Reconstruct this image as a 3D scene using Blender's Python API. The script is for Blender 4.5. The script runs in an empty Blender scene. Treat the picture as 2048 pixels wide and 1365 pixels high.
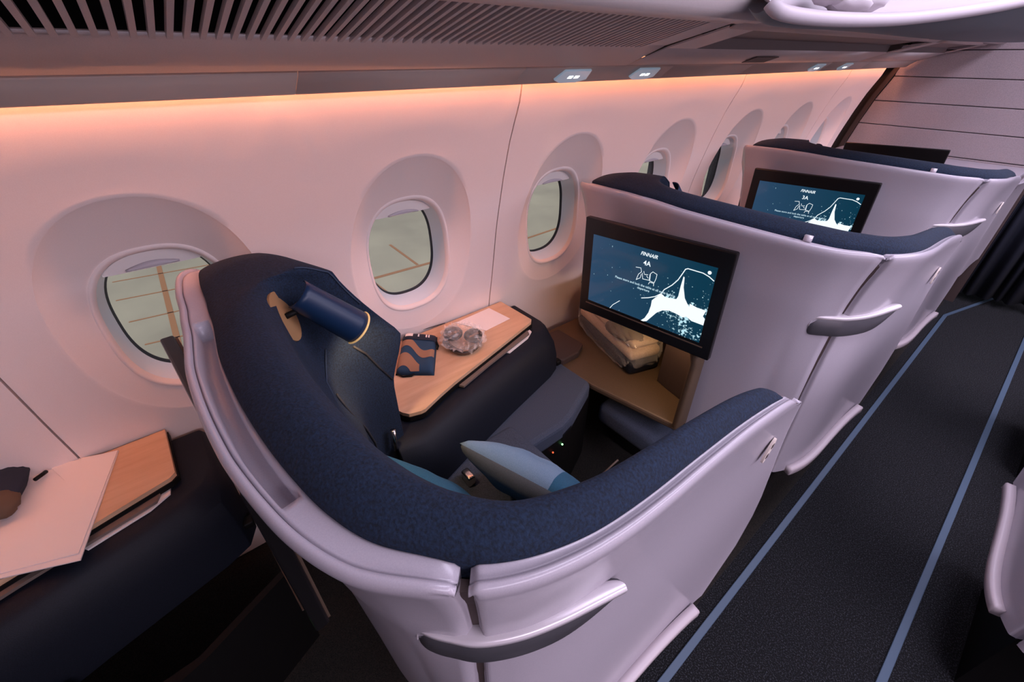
import bpy, bmesh, math, random
from mathutils import Vector, Matrix, noise
random.seed(7)
S = bpy.context.scene
COL = S.collection
# ------------------------------------------------------------------ camera
cam_d = bpy.data.cameras.new('camera'); cam = bpy.data.objects.new('camera', cam_d); COL.objects.link(cam)
cam_d.sensor_width = 36; cam_d.lens = 15.0; cam_d.clip_start = 0.02; cam_d.clip_end = 500
# rows: image right / image down / view direction, each in world X,Y,Z
R_ = Vector((0.62986923, 0.77669125, 0.00393167)); D_ = Vector((0.4363461, -0.34966456, -0.82905777)); V_ = Vector((-0.64254714, 0.52391355, -0.55914914))
CAMP = Vector((0, 0, 1.5))
cam.matrix_world = Matrix(((R_.x, -D_.x, -V_.x, CAMP.x), (R_.y, -D_.y, -V_.y, CAMP.y), (R_.z, -D_.z, -V_.z, CAMP.z), (0, 0, 0, 1)))
S.camera = cam
cam_d.dof.use_dof = False
# ------------------------------------------------------------------ view, world, sun, big lights
S.view_settings.view_transform = 'Standard'; S.view_settings.look = 'None'; S.view_settings.gamma = 1
S.view_settings.exposure = 0.0; S.view_settings.use_curve_mapping = False
W = bpy.data.worlds.new('sky'); S.world = W; W.use_nodes = True
W.node_tree.nodes['Background'].inputs[0].default_value = (0.62, 0.78, 0.92, 1); W.node_tree.nodes['Background'].inputs[1].default_value = 0.55
def light(name, kind, loc, energy, color, rot=(0, 0, 0), **kw):
    d = bpy.data.lights.new(name, kind); d.energy = energy; d.color = color
    for k, v in kw.items(): setattr(d, k, v)
    o = bpy.data.objects.new(name, d); COL.objects.link(o); o.location = loc; o.rotation_euler = rot
    return o
light('sun', 'SUN', (30, 0, 20), 1.7, (1.0, 0.88, 0.70), rot=(math.radians(8), math.radians(24), 0), angle=0.02)
# the cabin's ceiling mood light, a long lilac-white strip above each aisle side
light('ceiling_light', 'AREA', (0.10, 2.3, 2.12), 40, (0.84, 0.77, 1.0), shape='RECTANGLE', size=0.30, size_y=3.8)
light('ceiling_light', 'AREA', (1.7, 1.6, 2.05), 165, (0.90, 0.80, 1.0), shape='RECTANGLE', size=0.7, size_y=5.0)

# ------------------------------------------------------------------ materials
def mat(name, col, rough=0.5, metal=0.0, emit=None, estr=0.0, alpha=1.0, trans=0.0, ior=1.45, coat=0.0, spec=None):
    m = bpy.data.materials.new(name); m.use_nodes = True
    b = m.node_tree.nodes['Principled BSDF']
    b.inputs['Base Color'].default_value = (*col, 1); b.inputs['Roughness'].default_value = rough; b.inputs['Metallic'].default_value = metal
    b.inputs['IOR'].default_value = ior; b.inputs['Transmission Weight'].default_value = trans; b.inputs['Alpha'].default_value = alpha
    b.inputs['Coat Weight'].default_value = coat
    if spec is not None: b.inputs['Specular IOR Level'].default_value = spec
    if emit: b.inputs['Emission Color'].default_value = (*emit, 1); b.inputs['Emission Strength'].default_value = estr
    return m
def nodes(m): return m.node_tree.nodes, m.node_tree.links, m.node_tree.nodes['Principled BSDF']
def grain(m, scale, c1, c2, bump=0.0, detail=4, lo=0.35, hi=0.65, stretch=None, dist=0.002):
    n, l, b = nodes(m)
    tc = n.new('ShaderNodeTexCoord'); src = tc.outputs['Object']
    if stretch:
        mp = n.new('ShaderNodeMapping'); mp.inputs['Scale'].default_value = stretch; l.new(src, mp.inputs[0]); src = mp.outputs[0]
    nz = n.new('ShaderNodeTexNoise'); nz.inputs['Scale'].default_value = scale; nz.inputs['Detail'].default_value = detail; l.new(src, nz.inputs['Vector'])
    cr = n.new('ShaderNodeValToRGB'); cr.color_ramp.elements[0].position = lo; cr.color_ramp.elements[1].position = hi
    cr.color_ramp.elements[0].color = (*c1, 1); cr.color_ramp.elements[1].color = (*c2, 1)
    l.new(nz.outputs[0], cr.inputs[0]); l.new(cr.outputs[0], b.inputs['Base Color'])
    if bump:
        bp = n.new('ShaderNodeBump'); bp.inputs['Strength'].default_value = bump; bp.inputs['Distance'].default_value = dist
        l.new(nz.outputs[0], bp.inputs['Height']); l.new(bp.outputs[0], b.inputs['Normal'])
    return m
M = {}
M['wall'] = grain(mat('sidewall_plastic', (.86, .76, .73), .7, spec=.25), 900, (.85, .72, .675), (.89, .76, .715), .05)
M['wall_low'] = mat('sidewall_lower', (.62, .56, .53), .6)
M['recess'] = M['wall']
M['reveal'] = mat('window_reveal', (.80, .80, .84), .45)
M['shade'] = mat('window_shade', (.80, .74, .70), .5)
M['seal'] = mat('window_seal', (.03, .03, .035), .6)
M['glass'] = mat('window_glass', (1, 1, 1), .0, alpha=.06, spec=.5)
M['shell'] = grain(mat('shell_lacquer', (.43, .40, .45), .25), 700, (.41, .375, .42), (.44, .40, .445), .02)
M['gap'] = mat('dark_gap', (.02, .018, .02), .7)
M['navy'] = grain(mat('navy_wool', (.02, .04, .09), .92), 300, (.0025, .0065, .016), (.0075, .021, .052), .5, detail=8, lo=.34, hi=.70)
M['navy_dark'] = grain(mat('navy_leather', (.012, .016, .03), .6, spec=.3), 500, (.005, .0065, .012), (.008, .0105, .019), .15)
M['seat'] = grain(mat('navy_seat_cloth', (.01, .016, .03), .95), 900, (.006, .010, .02), (.014, .022, .042), .3)
M['seam'] = mat('seam_thread', (.03, .045, .075), .9)
M['chaise'] = grain(mat('blue_grey_cloth', (.05, .07, .12), .95), 700, (.025, .033, .055), (.075, .095, .145), .4)
M['taupe'] = mat('taupe_leather', (.17, .125, .105), .48)
M['brown'] = grain(mat('brown_leather', (.10, .065, .04), .5), 400, (.085, .055, .034), (.11, .07, .043), .1)
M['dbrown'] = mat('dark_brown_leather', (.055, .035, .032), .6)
M['black'] = mat('black_plastic', (.005, .0045, .0045), .55, spec=.2)
M['bezel'] = mat('monitor_bezel', (.006, .005, .005), .3)
M['mback'] = mat('monitor_back', (.10, .065, .045), .55)
M['handle'] = mat('grey_handle', (.14, .135, .15), .38, metal=.6)
M['trim'] = mat('satin_trim', (.66, .61, .64), .28, metal=.2)
M['bumper'] = mat('bumper_rail', (.50, .43, .45), .4)
M['badge'] = mat('badge_beige', (.72, .62, .55), .4)
M['ochre'] = mat('brass_disc', (.33, .18, .08), .45)
M['lamp'] = mat('lamp_navy', (.006, .022, .06), .38)
M['lampin'] = mat('lamp_edge', (.9, .55, .2), .5, emit=(1, .62, .25), estr=.25)
M['steel'] = mat('polished_steel', (.65, .6, .56), .2, metal=1)
M['led_g'] = mat('led_green', (.1, .8, .2), .4, emit=(.3, 1, .35), estr=4)
M['led_r'] = mat('led_red', (.8, .1, .05), .4, emit=(1, .15, .05), estr=1)
M['paper'] = mat('paper', (.82, .74, .72), .8)
M['paper2'] = mat('paper_back', (.70, .68, .78), .8)
M['strip'] = mat('floor_strip', (.07, .11, .165), .5)
M['bin'] = grain(mat('bin_plastic', (.46, .40, .385), .5), 700, (.52, .45, .44), (.56, .49, .48), .08)
M['bin_dark'] = mat('bin_recess', (.20, .165, .16), .6)
M['psu'] = mat('psu_plastic', (.48, .40, .36), .5)
M['cove'] = mat('cove_led', (1, .6, .3), .5, emit=(1.0, .36, .17), estr=36)
M['unit'] = mat('lamp_unit_glass', (.42, .56, .66), .12, coat=.5, emit=(.5, .72, .9), estr=.18)
M['dot'] = mat('lamp_unit_dot', (1, 1, 1), .5, emit=(1, .97, .95), estr=2.0)
M['white'] = mat('white_plastic', (.52, .47, .50), .5)
M['bucket'] = mat('bin_bucket', (.17, .21, .24), .55)
M['bulk'] = grain(mat('bulkhead_cloth', (.46, .40, .42), .85), 260, (.27, .225, .235), (.345, .29, .30), .2)
M['ceil'] = mat('ceiling_panel', (.6, .58, .62), .7)
M['curtain'] = grain(mat('curtain_cloth', (.02, .026, .05), .95), 500, (.005, .0065, .014), (.012, .015, .03), .3)
M['carpet'] = grain(mat('aisle_carpet', (.015, .019, .03), 1.0), 260, (.0008, .001, .002), (.065, .070, .085), 1.0, detail=8, lo=.50, hi=.74, dist=.006)
M['carpet_b'] = grain(mat('seat_carpet', (.03, .024, .018), 1.0), 420, (.004, .0036, .0034), (.03, .025, .019), .9, detail=6, dist=.004)
M['orange'] = mat('orange_paint', (.34, .15, .07), .8)
M['plastic'] = mat('clear_plastic', (.95, .9, .86), .10, alpha=.16, spec=1.0)
M['phones'] = mat('headphone_shell', (.12, .095, .08), .15, metal=.6)
M['petrol'] = grain(mat('petrol_cloth', (.02, .10, .18), .9), 800, (.015, .075, .14), (.025, .12, .21), .2)
M['sky_cloth'] = grain(mat('pale_blue_cloth', (.16, .26, .38), .9), 800, (.13, .22, .33), (.19, .30, .43), .2)
M['grey_cloth'] = grain(mat('grey_cloth', (.10, .115, .14), .9), 800, (.085, .10, .12), (.13, .145, .17), .2)
M['pouch_b'] = mat('pouch_blue', (.016, .05, .10), .85)
M['pouch_n'] = mat('pouch_navy', (.012, .018, .035), .8)
M['tan'] = mat('pouch_tan', (.30, .16, .095), .85)
M['blanket'] = grain(mat('blanket_cloth', (.55, .40, .28), .9), 300, (.48, .34, .23), (.60, .45, .32), .3)
M['slipper'] = mat('slipper_cloth', (.11, .07, .045), .9)
# oak veneer
m = mat('oak_veneer', (.62, .40, .25), .42); M['wood'] = m
grain(m, 9, (.56, .335, .20), (.66, .42, .265), 0, detail=6, lo=.3, hi=.7, stretch=(6, .7, 6))
# concrete apron
m = mat('apron_concrete', (.4, .4, .37), .9); M['apron'] = m
grain(m, .35, (.29, .26, .215), (.43, .385, .31), 0, detail=8, lo=.3, hi=.7)

# ------------------------------------------------------------------ mesh helpers
class MB:
    def __init__(s): s.v = []; s.f = []; s.mi = []
    def add(s, vs, fs, mi=0):
        o = len(s.v); s.v += [tuple(v) for v in vs]
        for f in fs: s.f.append(tuple(i + o for i in f)); s.mi.append(mi)
        return s
    def box(s, x0, x1, y0, y1, z0, z1, mi=0):
        vs = [(x, y, z) for z in (z0, z1) for y in (y0, y1) for x in (x0, x1)]
        return s.add(vs, [(0, 2, 3, 1), (4, 5, 7, 6), (0, 1, 5, 4), (2, 6, 7, 3), (0, 4, 6, 2), (1, 3, 7, 5)], mi)
    def grid(s, rows, closed_u=False, closed_v=False, mi=0, flip=False):
        n = len(rows[0]); m_ = len(rows); vs = [p for r in rows for p in r]; fs = []
        for i in range(m_ if closed_v else m_ - 1):
            for j in range(n if closed_u else n - 1):
                a = i * n + j; b = i * n + (j + 1) % n; c = ((i + 1) % m_) * n + (j + 1) % n; d = ((i + 1) % m_) * n + j
                fs.append((a, d, c, b) if flip else (a, b, c, d))
        return s.add(vs, fs, mi)
    def tube(s, pts, r, n=8, caps=True, mi=0, sx=1.0):
        pts = [Vector(p) for p in pts]; rows = []; rr = r if isinstance(r, (list, tuple)) else [r] * len(pts)
        up = Vector((0, 0, 1))
        for i, p in enumerate(pts):
            t = (pts[min(i + 1, len(pts) - 1)] - pts[max(i - 1, 0)]).normalized()
            u = t.cross(up)
            if u.length < 1e-3: u = t.cross(Vector((0, 1, 0)))
            u.normalize(); w = u.cross(t)
            rows.append([p + (u * math.cos(a) * sx + w * math.sin(a)) * rr[i] for a in [2 * math.pi * k / n for k in range(n)]])
        s.grid(rows, closed_u=True, mi=mi)
        if caps:
            s.add(rows[0], [tuple(range(n))[::-1]], mi); s.add(rows[-1], [tuple(range(n))], mi)
        return s
    def prism(s, poly, z0, z1, mi=0):
        n = len(poly); vs = [(x, y, z0) for x, y in poly] + [(x, y, z1) for x, y in poly]
        fs = [tuple(range(n))[::-1], tuple(range(n, 2 * n))] + [(i, (i + 1) % n, n + (i + 1) % n, n + i) for i in range(n)]
        return s.add(vs, fs, mi)
    def mesh(s, name, mats, smooth=False):
        me = bpy.data.meshes.new(name); me.from_pydata(s.v, [], s.f)
        for m_ in (mats if isinstance(mats, (list, tuple)) else [mats]): me.materials.append(M[m_])
        for p, i in zip(me.polygons, s.mi): p.material_index = i; p.use_smooth = smooth
        bm = bmesh.new(); bm.from_mesh(me); bmesh.ops.remove_doubles(bm, verts=bm.verts, dist=1e-5); bmesh.ops.recalc_face_normals(bm, faces=bm.faces); bm.to_mesh(me); bm.free()
        return me
def ob(name, me, parent=None, loc=(0, 0, 0), rot=(0, 0, 0), bevel=0, solid=0, subd=0, seg=2, label=None):
    o = bpy.data.objects.new(name, me); COL.objects.link(o); o.location = loc; o.rotation_euler = rot
    if parent: o.parent = parent
    if solid:
        md = o.modifiers.new('s', 'SOLIDIFY'); md.thickness = abs(solid); md.offset = -1 if solid > 0 else 1
    if bevel:
        md = o.modifiers.new('b', 'BEVEL'); md.width = bevel; md.segments = seg; md.limit_method = 'ANGLE'; md.angle_limit = .6
    if subd:
        md = o.modifiers.new('d', 'SUBSURF'); md.levels = subd; md.render_levels = subd
    if label: o['label'] = label
    return o
def thing(name, label, cat, loc=(0, 0, 0), rot=(0, 0, 0), group=None):
    o = bpy.data.objects.new(name, None); COL.objects.link(o); o.location = loc; o.rotation_euler = rot; o.empty_display_size = .05
    o['label'] = label; o['category'] = cat
    if group: o['group'] = group
    return o
def tag(o, label, cat, group=None):
    o['label'] = label; o['category'] = cat
    if group: o['group'] = group
    return o
def struct(o, label=None):
    o['kind'] = 'structure'
    if label: o['label'] = label
    return o
def lerp(a, b, t): return a + (b - a) * t
def interp(x, xs, ys):
    if x <= xs[0]: return ys[0]
    for i in range(len(xs) - 1):
        if x <= xs[i + 1]: return lerp(ys[i], ys[i + 1], (x - xs[i]) / (xs[i + 1] - xs[i]))
    return ys[-1]
def cr(pts, t):                                   # Catmull-Rom through pts, t in 0..len-1
    n = len(pts); i = min(int(t), n - 2); f = t - i
    p0 = pts[max(i - 1, 0)]; p1 = pts[i]; p2 = pts[i + 1]; p3 = pts[min(i + 2, n - 1)]
    return tuple(.5 * (2 * b + (c - a) * f + (2 * a - 5 * b + 4 * c - d) * f * f + (3 * b - a - 3 * c + d) * f ** 3) for a, b, c, d in zip(p0, p1, p2, p3))
def smooth(a, b, x):
    t = max(0, min(1, (x - a) / (b - a))); return t * t * (3 - 2 * t)
def rbox(x0, x1, y0, y1, z0, z1, mats, name, smooth_=True):
    return MB().box(x0, x1, y0, y1, z0, z1).mesh(name, mats, smooth_)
PITCH = 1.136

# ================================================================== THE SETTING
# ---- sidewall
WZ = [0, .3, .5, .6745, .798, .909, .987, 1.054, 1.192, 1.304, 1.377, 1.428, 1.50, 1.56]
WX = [-1.26, -1.26, -1.245, -1.220, -1.196, -1.1775, -1.165, -1.150, -1.116, -1.0815, -1.048, -1.034, -1.030, -1.030]
def wallx(z): return interp(z, WZ, WX)
WP = .627; W0 = .562                              # window pitch, centre of the second window
RA, RB = .142, .192                               # ring half-sizes
ZC = .958
FA, FBt, FBb, FZ = .205, .30, .285, .975          # scoop
def sup(th, a, b, n):
    c, s_ = math.cos(th), math.sin(th)
    return (abs(c) ** (2 / n)) * a * (1 if c >= 0 else -1), (abs(s_) ** (2 / n)) * b * (1 if s_ >= 0 else -1)
wall = struct(ob('wall_left', MB().box(-1.36, -1.33, -2.3, 4.6, 0, 1.6).mesh('wall_outer', 'gap')))
# the outer skin must be open at the windows, so build it from strips between them
wall.data = None if False else wall.data
def skin():
    mb = MB()
    zs0, zs1 = .70, 1.2
    mb.box(-1.36, -1.34, -2.3, 4.6, 0, zs0); mb.box(-1.36, -1.34, -2.3, 4.6, zs1, 1.65)
    edges = [-2.3]
    for i in range(-3, 7):
        c = W0 + WP * i
        if c - .2 < -2.3 or c + .2 > 4.6: continue
        edges += [c - .19, c + .19]
    edges.append(4.6)
    for a, b in zip(edges[::2], edges[1::2]): mb.box(-1.36, -1.34, a, b, zs0, zs1)
    return mb.mesh('fuselage_skin', 'gap')
wall.data = skin()
def sdep(z): return .010 + .048 * smooth(.76, 1.15, z)
def cell(yc, ya, yb, z0, z1):
    """one window bay of the sidewall lining, with its scoop and opening"""
    per = []
    K = 16
    for i in range(K): per.append((lerp(ya, yb, i / K), z0))
    for i in range(K): per.append((yb, lerp(z0, z1, i / K)))
    for i in range(K): per.append((lerp(yb, ya, i / K), z1))
    for i in range(K): per.append((ya, lerp(z1, z0, i / K)))
    rows = []
    for (py, pz) in per:
        th = math.atan2((pz - FZ) / .29, (py - yc) / FA)
        def fb(s_): return FBt if s_ >= 0 else FBb
        fy, fz = sup(th, FA, fb(math.sin(th)), 2.15); fy += yc; fz += FZ
        ry, rz = sup(th, RA, RB, 2.5); ry += yc; rz += ZC
        line = []
        for t in (0, .3, .6, .85, .95, 1.0): y, z = lerp(py, fy, t), lerp(pz, fz, t); line.append((wallx(z), y, z))
        
        for t in (.02, .06, .14, .28, .45, .65, .82, 1.0):
            y, z = lerp(fy, ry, t), lerp(fz, rz, t)
            line.append((wallx(z) - sdep(rz) * t ** .85, y, z))
        rows.append(line)
    return rows
seams = [W0 + WP * (i + .5) for i in (-4, -2, 0, 2, 4, 6)]
for si in range(len(seams) - 1):
    ya, yb = seams[si] + .0022, seams[si + 1] - .0022; ym = (ya + yb) / 2
    mb = MB(); Z0, Z1 = .60, 1.44
    for (a, b) in ((ya, ym), (ym, yb)):
        if (a + b) / 2 > 4.3: continue
        yc = W0 + WP * round(((a + b) / 2 - W0) / WP)
        mb.grid(cell(yc, a, b, Z0, Z1), closed_v=True)
    for za, zb, n in ((0.0, Z0, 6), (Z1, 1.56, 3)):
        mb.grid([[(wallx(lerp(za, zb, i / n)), y, lerp(za, zb, i / n)) for i in range(n + 1)] for y in (ya, ym, yb)])
    for y, in ((ya,), (yb,)):
        zz = [1.56 * i / 40 for i in range(41)]
        mb.grid([[(wallx(z), y, z) for z in zz], [(wallx(z) - .02, y, z) for z in zz]])
    p = ob('wall_panel', mb.mesh('wall_panel', 'wall', True), wall)
    md = p.modifiers.new('e', 'EDGE_SPLIT'); md.split_angle = .8
# ---- windows
def ringpts(yc, sc, x_of, n=72, zoff=0, e=2.5):
    out = []
    for i in range(n):
        th = 2 * math.pi * i / n; y, z = sup(th, RA * sc, RB * sc, e); z += ZC + zoff
        out.append((x_of(z), yc + y, z))
    return out
wn = 0
for i in range(-2, 6):
    yc = W0 + WP * i
    wn += 1
    dd = .047
    frame = MB()
    base = lambda z: wallx(z) - sdep(z)
    r0 = ringpts(yc, 1.02, lambda z: base(z) - .004); r1 = ringpts(yc, 1.0, lambda z: base(z) + .003)
    r2 = ringpts(yc, .955, lambda z: base(z) + .001); r3 = ringpts(yc, .92, lambda z: base(z) - .012)
    frame.grid([r0, r1, r2, r3], closed_u=True)
    w = struct(ob('window_%d' % wn, frame.mesh('window_frame', 'wall', True)), 'oval cabin window in the sidewall panel')
    rv = MB().grid([ringpts(yc, .92, lambda z: base(z) - .012), ringpts(yc, .885, lambda z: base(z) - .04), ringpts(yc, .84, lambda z: base(z) - .072)], closed_u=True)
    ob('reveal', rv.mesh('reveal', 'reveal', True), w)
    sl = MB().grid([ringpts(yc, .84, lambda z: base(z) - .072), ringpts(yc, .825, lambda z: base(z) - .078), ringpts(yc, .81, lambda z: base(z) - .082)], closed_u=True)
    ob('seal', sl.mesh('seal', 'seal', True), w)
    g = ringpts(yc, .84, lambda z: base(z) - .08); ob('pane', MB().add(g, [tuple(range(len(g)))]).mesh('pane', 'glass'), w)
    # roller shade, drawn a hand's breadth down, with its grip
    zb = ZC + RB * .90 - .040
    top = [p for p in ringpts(yc, .90, lambda z: base(z) - .03, n=96) if p[2] > zb]
    top.sort(key=lambda p: p[1])
    mb = MB(); rows = [[p for p in top], [(base(zb) - .03 + .002, p[1], zb) for p in top]]
    mb.grid(rows)
    sh = ob('shade', mb.mesh('shade', 'shade'), w, solid=.004)
    grip = [(base(zb) - .024, yc - .05 + .1 * k / 12, zb + .004 + .012 * math.sin(math.pi * k / 12)) for k in range(13)]
    mb = MB().grid([grip, [(x + .006, y, zb + .003) for x, y, z in grip]])
    ob('grip', mb.mesh('grip', 'white', True), sh, solid=.003)
# ---- floor, ceiling, other walls
floor = struct(ob('floor', MB().box(-1.34, 3.4, -2.3, 6.6, -.06, 0).mesh('floor', 'carpet')))
for x, y0, y1 in ((-.087, -2, 3.95), (.309, -2, 4.6)):
    ob('floor_strip', MB().box(x - .011, x + .011, y0, y1, 0, .006).mesh('floor_strip', 'strip'), floor, bevel=.002)
a = Vector((-.087, 3.95, 0)); b = Vector((.28, 5.3, 0)); d = (b - a).normalized(); nn = Vector((-d.y, d.x, 0)) * .009
ob('floor_strip', MB().prism([(a + nn).xy[:], (a - nn).xy[:], (b - nn).xy[:], (b + nn).xy[:]], 0, .006).mesh('floor_strip', 'strip'), floor)
for sx in (0,):
    ob('seat_track_carpet', MB().box(-1.25, -.14, -1.6, 4.2, 0, .004).mesh('seat_carpet', 'carpet_b'), floor)
struct(ob('wall_right', MB().box(3.3, 3.4, -2.3, 6.6, 0, 2.3).mesh('wall_right', 'wall')))
struct(ob('wall_back', MB().box(-1.36, 3.4, -2.4, -2.3, 0, 2.3).mesh('wall_back', 'ceil')))
struct(ob('wall_front', MB().box(-1.36, 3.4, 6.5, 6.6, 0, 2.3).mesh('wall_front', 'curtain')))
cl = MB().box(-1.36, 3.4, -2.4, 6.6, 2.18, 2.24); cl.box(-1.36, -1.30, -2.4, 6.6, 1.6, 2.2)
struct(ob('ceiling', cl.mesh('ceiling', 'ceil')))
# ---- bulkhead at the front: cloth panels between horizontal joints
BY = 4.22
bh = struct(ob('wall_bulkhead', MB().box(-1.30, -.10, BY + .03, BY + .08, 0, 2.18).mesh('bulkhead_core', 'dbrown')))
bz = [.60, .936, 1.085, 1.232, 1.381, 1.53, 1.70]
for z0, z1 in zip(bz[:-1], bz[1:]):
    vs = []
    xa0, xa1 = wallx(z0) + .022, wallx(z1) + .022
    xb0, xb1 = lerp(-.19, -.40, (z0 - .93) / .45), lerp(-.19, -.40, (z1 - .93) / .45)
    mb = MB().add([(xa0, BY, z0 + .002), (-.12, BY, z0 + .002), (-.12, BY, z1 - .002), (xa1, BY, z1 - .002), (xa0, BY + .03, z0 + .002), (-.12, BY + .03, z0 + .002), (-.12, BY + .03, z1 - .002), (xa1, BY + .03, z1 - .002)],
                  [(0, 1, 2, 3), (4, 7, 6, 5), (0, 4, 5, 1), (3, 2, 6, 7), (0, 3, 7, 4), (1, 5, 6, 2)])
    ob('cloth_panel', mb.mesh('cloth_panel', 'bulk'), bh, bevel=.004)
mb = MB(); zz = [.6 + .9 * i / 12 for i in range(13)]
mb.grid([[(wallx(z) - .01, BY - .012, z) for z in zz], [(wallx(z) + .02, BY - .012, z) for z in zz], [(wallx(z) + .02, BY + .02, z) for z in zz]])
struct(ob('trim_1', mb.mesh('bulkhead_edge', 'dbrown'), bh))

# ================================================================== OVERHEAD
A_, B_, C_, Dd = (-1.02, 1.431), (-.938, 1.4665), (-.80, 1.519), (-.622, 1.562)
# outboard overhead bin: lower panel, rounded lip, door
def sweep(prof, ya, yb, n=1): return [[(x, lerp(ya, yb, i / n), z) for x, z in prof] for i in range(n + 1)]
bin_ = thing('overhead_bin', 'closed grey overhead bin with a slatted air grille above the window seats', 'overhead bin', (-.8, .3, 1.52))
def part(name, me, root, **kw):
    o = ob(name, me, root, **kw); o.matrix_parent_inverse = Matrix.Translation(-Vector(root.location)); return o
YB0, YB1, YB2, YB3 = -1.9, 1.17, 3.05, 4.19
lipc = [(-.622, 1.562), (-.60, 1.5635), (-.575, 1.561), (-.556, 1.563), (-.543, 1.572), (-.536, 1.588), (-.53, 1.62), (-.50, 1.75), (-.46, 1.95), (-.45, 2.18)]
part('lower_panel', MB().grid(sweep([(-.922, 1.4795), (-.919, 1.4733), (-.81, 1.5155), (-.80, 1.5205)], YB0, YB1 - .003)).mesh('lower_panel', 'bin', True), bin_, solid=.004)
part('door', MB().grid(sweep(lipc, YB0, YB1 - .003)).mesh('bin_door', 'bin', True), bin_, solid=.004)
part('grille_box', MB().grid(sweep([(-.80, 1.522), (-.82, 1.66), (-.62, 1.72), (-.622, 1.566)], YB0, YB1 - .003)).mesh('grille_box', 'black'), bin_)
sl = MB()
sl.add([(-.806, -.0035, 1.5135), (-.806, .0035, 1.5135), (-.618, .0035, 1.5605), (-.618, -.0035, 1.5605), (-.806, -.0035, 1.5205), (-.806, .0035, 1.5205), (-.618, .0035, 1.5675), (-.618, -.0035, 1.5675)],
       [(0, 3, 2, 1), (4, 5, 6, 7), (0, 1, 5, 4), (2, 3, 7, 6), (0, 4, 7, 3), (1, 2, 6, 5)])
slm = sl.mesh('slat', 'bin')
y = -.55
while y < YB1 - .10:
    o = ob('slat', slm, bin_); o.matrix_parent_inverse = Matrix.Translation(-Vector(bin_.location)); o.location = (0, y, 0); y += .0186
part('grille_end', MB().box(-.80, -.62, YB1 - .10, YB1 - .003, 1.53, 1.54).mesh('ge', 'bin'), bin_) if False else None
part('grille_end', MB().add([(-.80, YB1 - .1, 1.519), (-.622, YB1 - .1, 1.562), (-.622, YB1 - .003, 1.562), (-.80, YB1 - .003, 1.519)], [(0, 1, 2, 3)]).mesh('grille_end', 'bin'), bin_, solid=.003)
# next bins towards the bulkhead, with recessed grip panels
for (y0, y1, lab) in ((YB1 + .003, YB2, 'grey overhead bin with a long recessed grip next to the air grille'), (YB2 + .006, YB3, 'short grey overhead bin against the bulkhead')):
    bn = thing('overhead_bin', lab, 'overhead bin', (-.8, y0, 1.52))
    low = [(-.922, 1.4795), (-.919, 1.4733), (-.80, 1.513)]
    part('lower_panel', MB().grid(sweep(low, y0, y1)).mesh('lower_panel', 'bin', True), bn, solid=.004)
    m0, m1 = y0 + .14, y1 - .05
    def pl(xa, za, xb, zb, ya, yb): return MB().add([(xa, ya, za), (xb, ya, zb), (xb, yb, zb), (xa, yb, za)], [(0, 1, 2, 3)])
    for q, (ya, yb) in enumerate(((y0, m0), (m1, y1))):
        part('grip_surround', pl(-.80, 1.513, -.64, 1.553, ya, yb).mesh('grip_surround', 'bin'), bn, solid=.004)
    rc = MB().grid([[(-.80, m0, 1.513), (-.80, m1, 1.513)], [(-.795, m0, 1.54), (-.795, m1, 1.54)], [(-.645, m0, 1.562), (-.645, m1, 1.562)], [(-.64, m0, 1.553), (-.64, m1, 1.553)]])
    part('grip_recess', rc.mesh('grip_recess', 'bin_dark'), bn)
    part('door', MB().grid(sweep([(-.64, 1.553)] + lipc, y0, y1)).mesh('bin_door', 'bin', True), bn, solid=.004)
    part('latch', MB().box(-.60, -.575, y1 - .32, y1 - .16, 1.556, 1.562).mesh('latch', 'bin_dark'), bn, bevel=.002)
    if y0 < 2:
        part('sign_plate', MB().add([(-.895, 1.78, 1.4755), (-.845, 1.78, 1.4922), (-.845, 1.95, 1.4922), (-.895, 1.95, 1.4755)], [(0, 1, 2, 3)]).mesh('sign_plate', 'dbrown'), bn, solid=-.002)
# service strip above the windows, in panels
sx = [-2.0, -.62, .268, .80, 1.42, 1.95, 2.74, 3.3, 4.19]
prof = [(-.930, 1.476), (-.933, 1.4675), (-.955, 1.452), (-.976, 1.436), (-.982, 1.4335), (-.986, 1.437), (-.984, 1.45)]
strip = thing('service_panel_strip', 'row of beige service panels under the bin above the windows', 'service panel', (-.98, 0, 1.45))
for a, b in zip(sx[:-1], sx[1:]):
    part('service_panel', MB().grid(sweep(prof, a + .0006, b - .0006)).mesh('service_panel', 'psu', True), strip, solid=.004)
part('gap_strip', MB().box(-.972, -.905, -2, 4.19, 1.4865, 1.4905).mesh('gap_strip', 'gap'), strip)
# reading light units
def unit(yc, lab):
    t = thing('reading_light_unit', lab, 'reading light', (-.9535, yc, 1.4525), group='reading light units under the bin')
    sl_ = Vector((.8192, 0, .5735)); nn_ = Vector((.5735, 0, -.8192))     # up the panel's slope, and away from the panel
    q = [(-.026, -.03), (-.013, -.062), (.025, -.05), (.025, .05), (-.013, .062), (-.026, .03)]
    vs = [sl_ * u + Vector((0, v, 0)) + nn_ * d for d in (.0002, .006) for (u, v) in q]
    n = 6
    me = MB().add(vs, [tuple(range(n)), tuple(range(n, 2 * n))[::-1]] + [(i, (i + 1) % n, n + (i + 1) % n, n + i) for i in range(n)]).mesh('unit_glass', 'unit')
    ob('glass', me, t, bevel=.0015)
    for k in (-.012, .012):
        vs = [sl_ * u + Vector((0, k + v, 0)) + nn_ * d for d in (.0055, .0068) for (u, v) in ((-.005, -.008), (.005, -.008), (.005, .008), (-.005, .008))]
        ob('light_dot', MB().add(vs, [(0, 1, 2, 3), (7, 6, 5, 4)] + [(i, (i + 1) % 4, 4 + (i + 1) % 4, 4 + i) for i in range(4)]).mesh('light_dot', 'dot'), t)
    return t
unit(.985, 'pale blue reading light unit beside the panel joint, over the small table')
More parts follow.
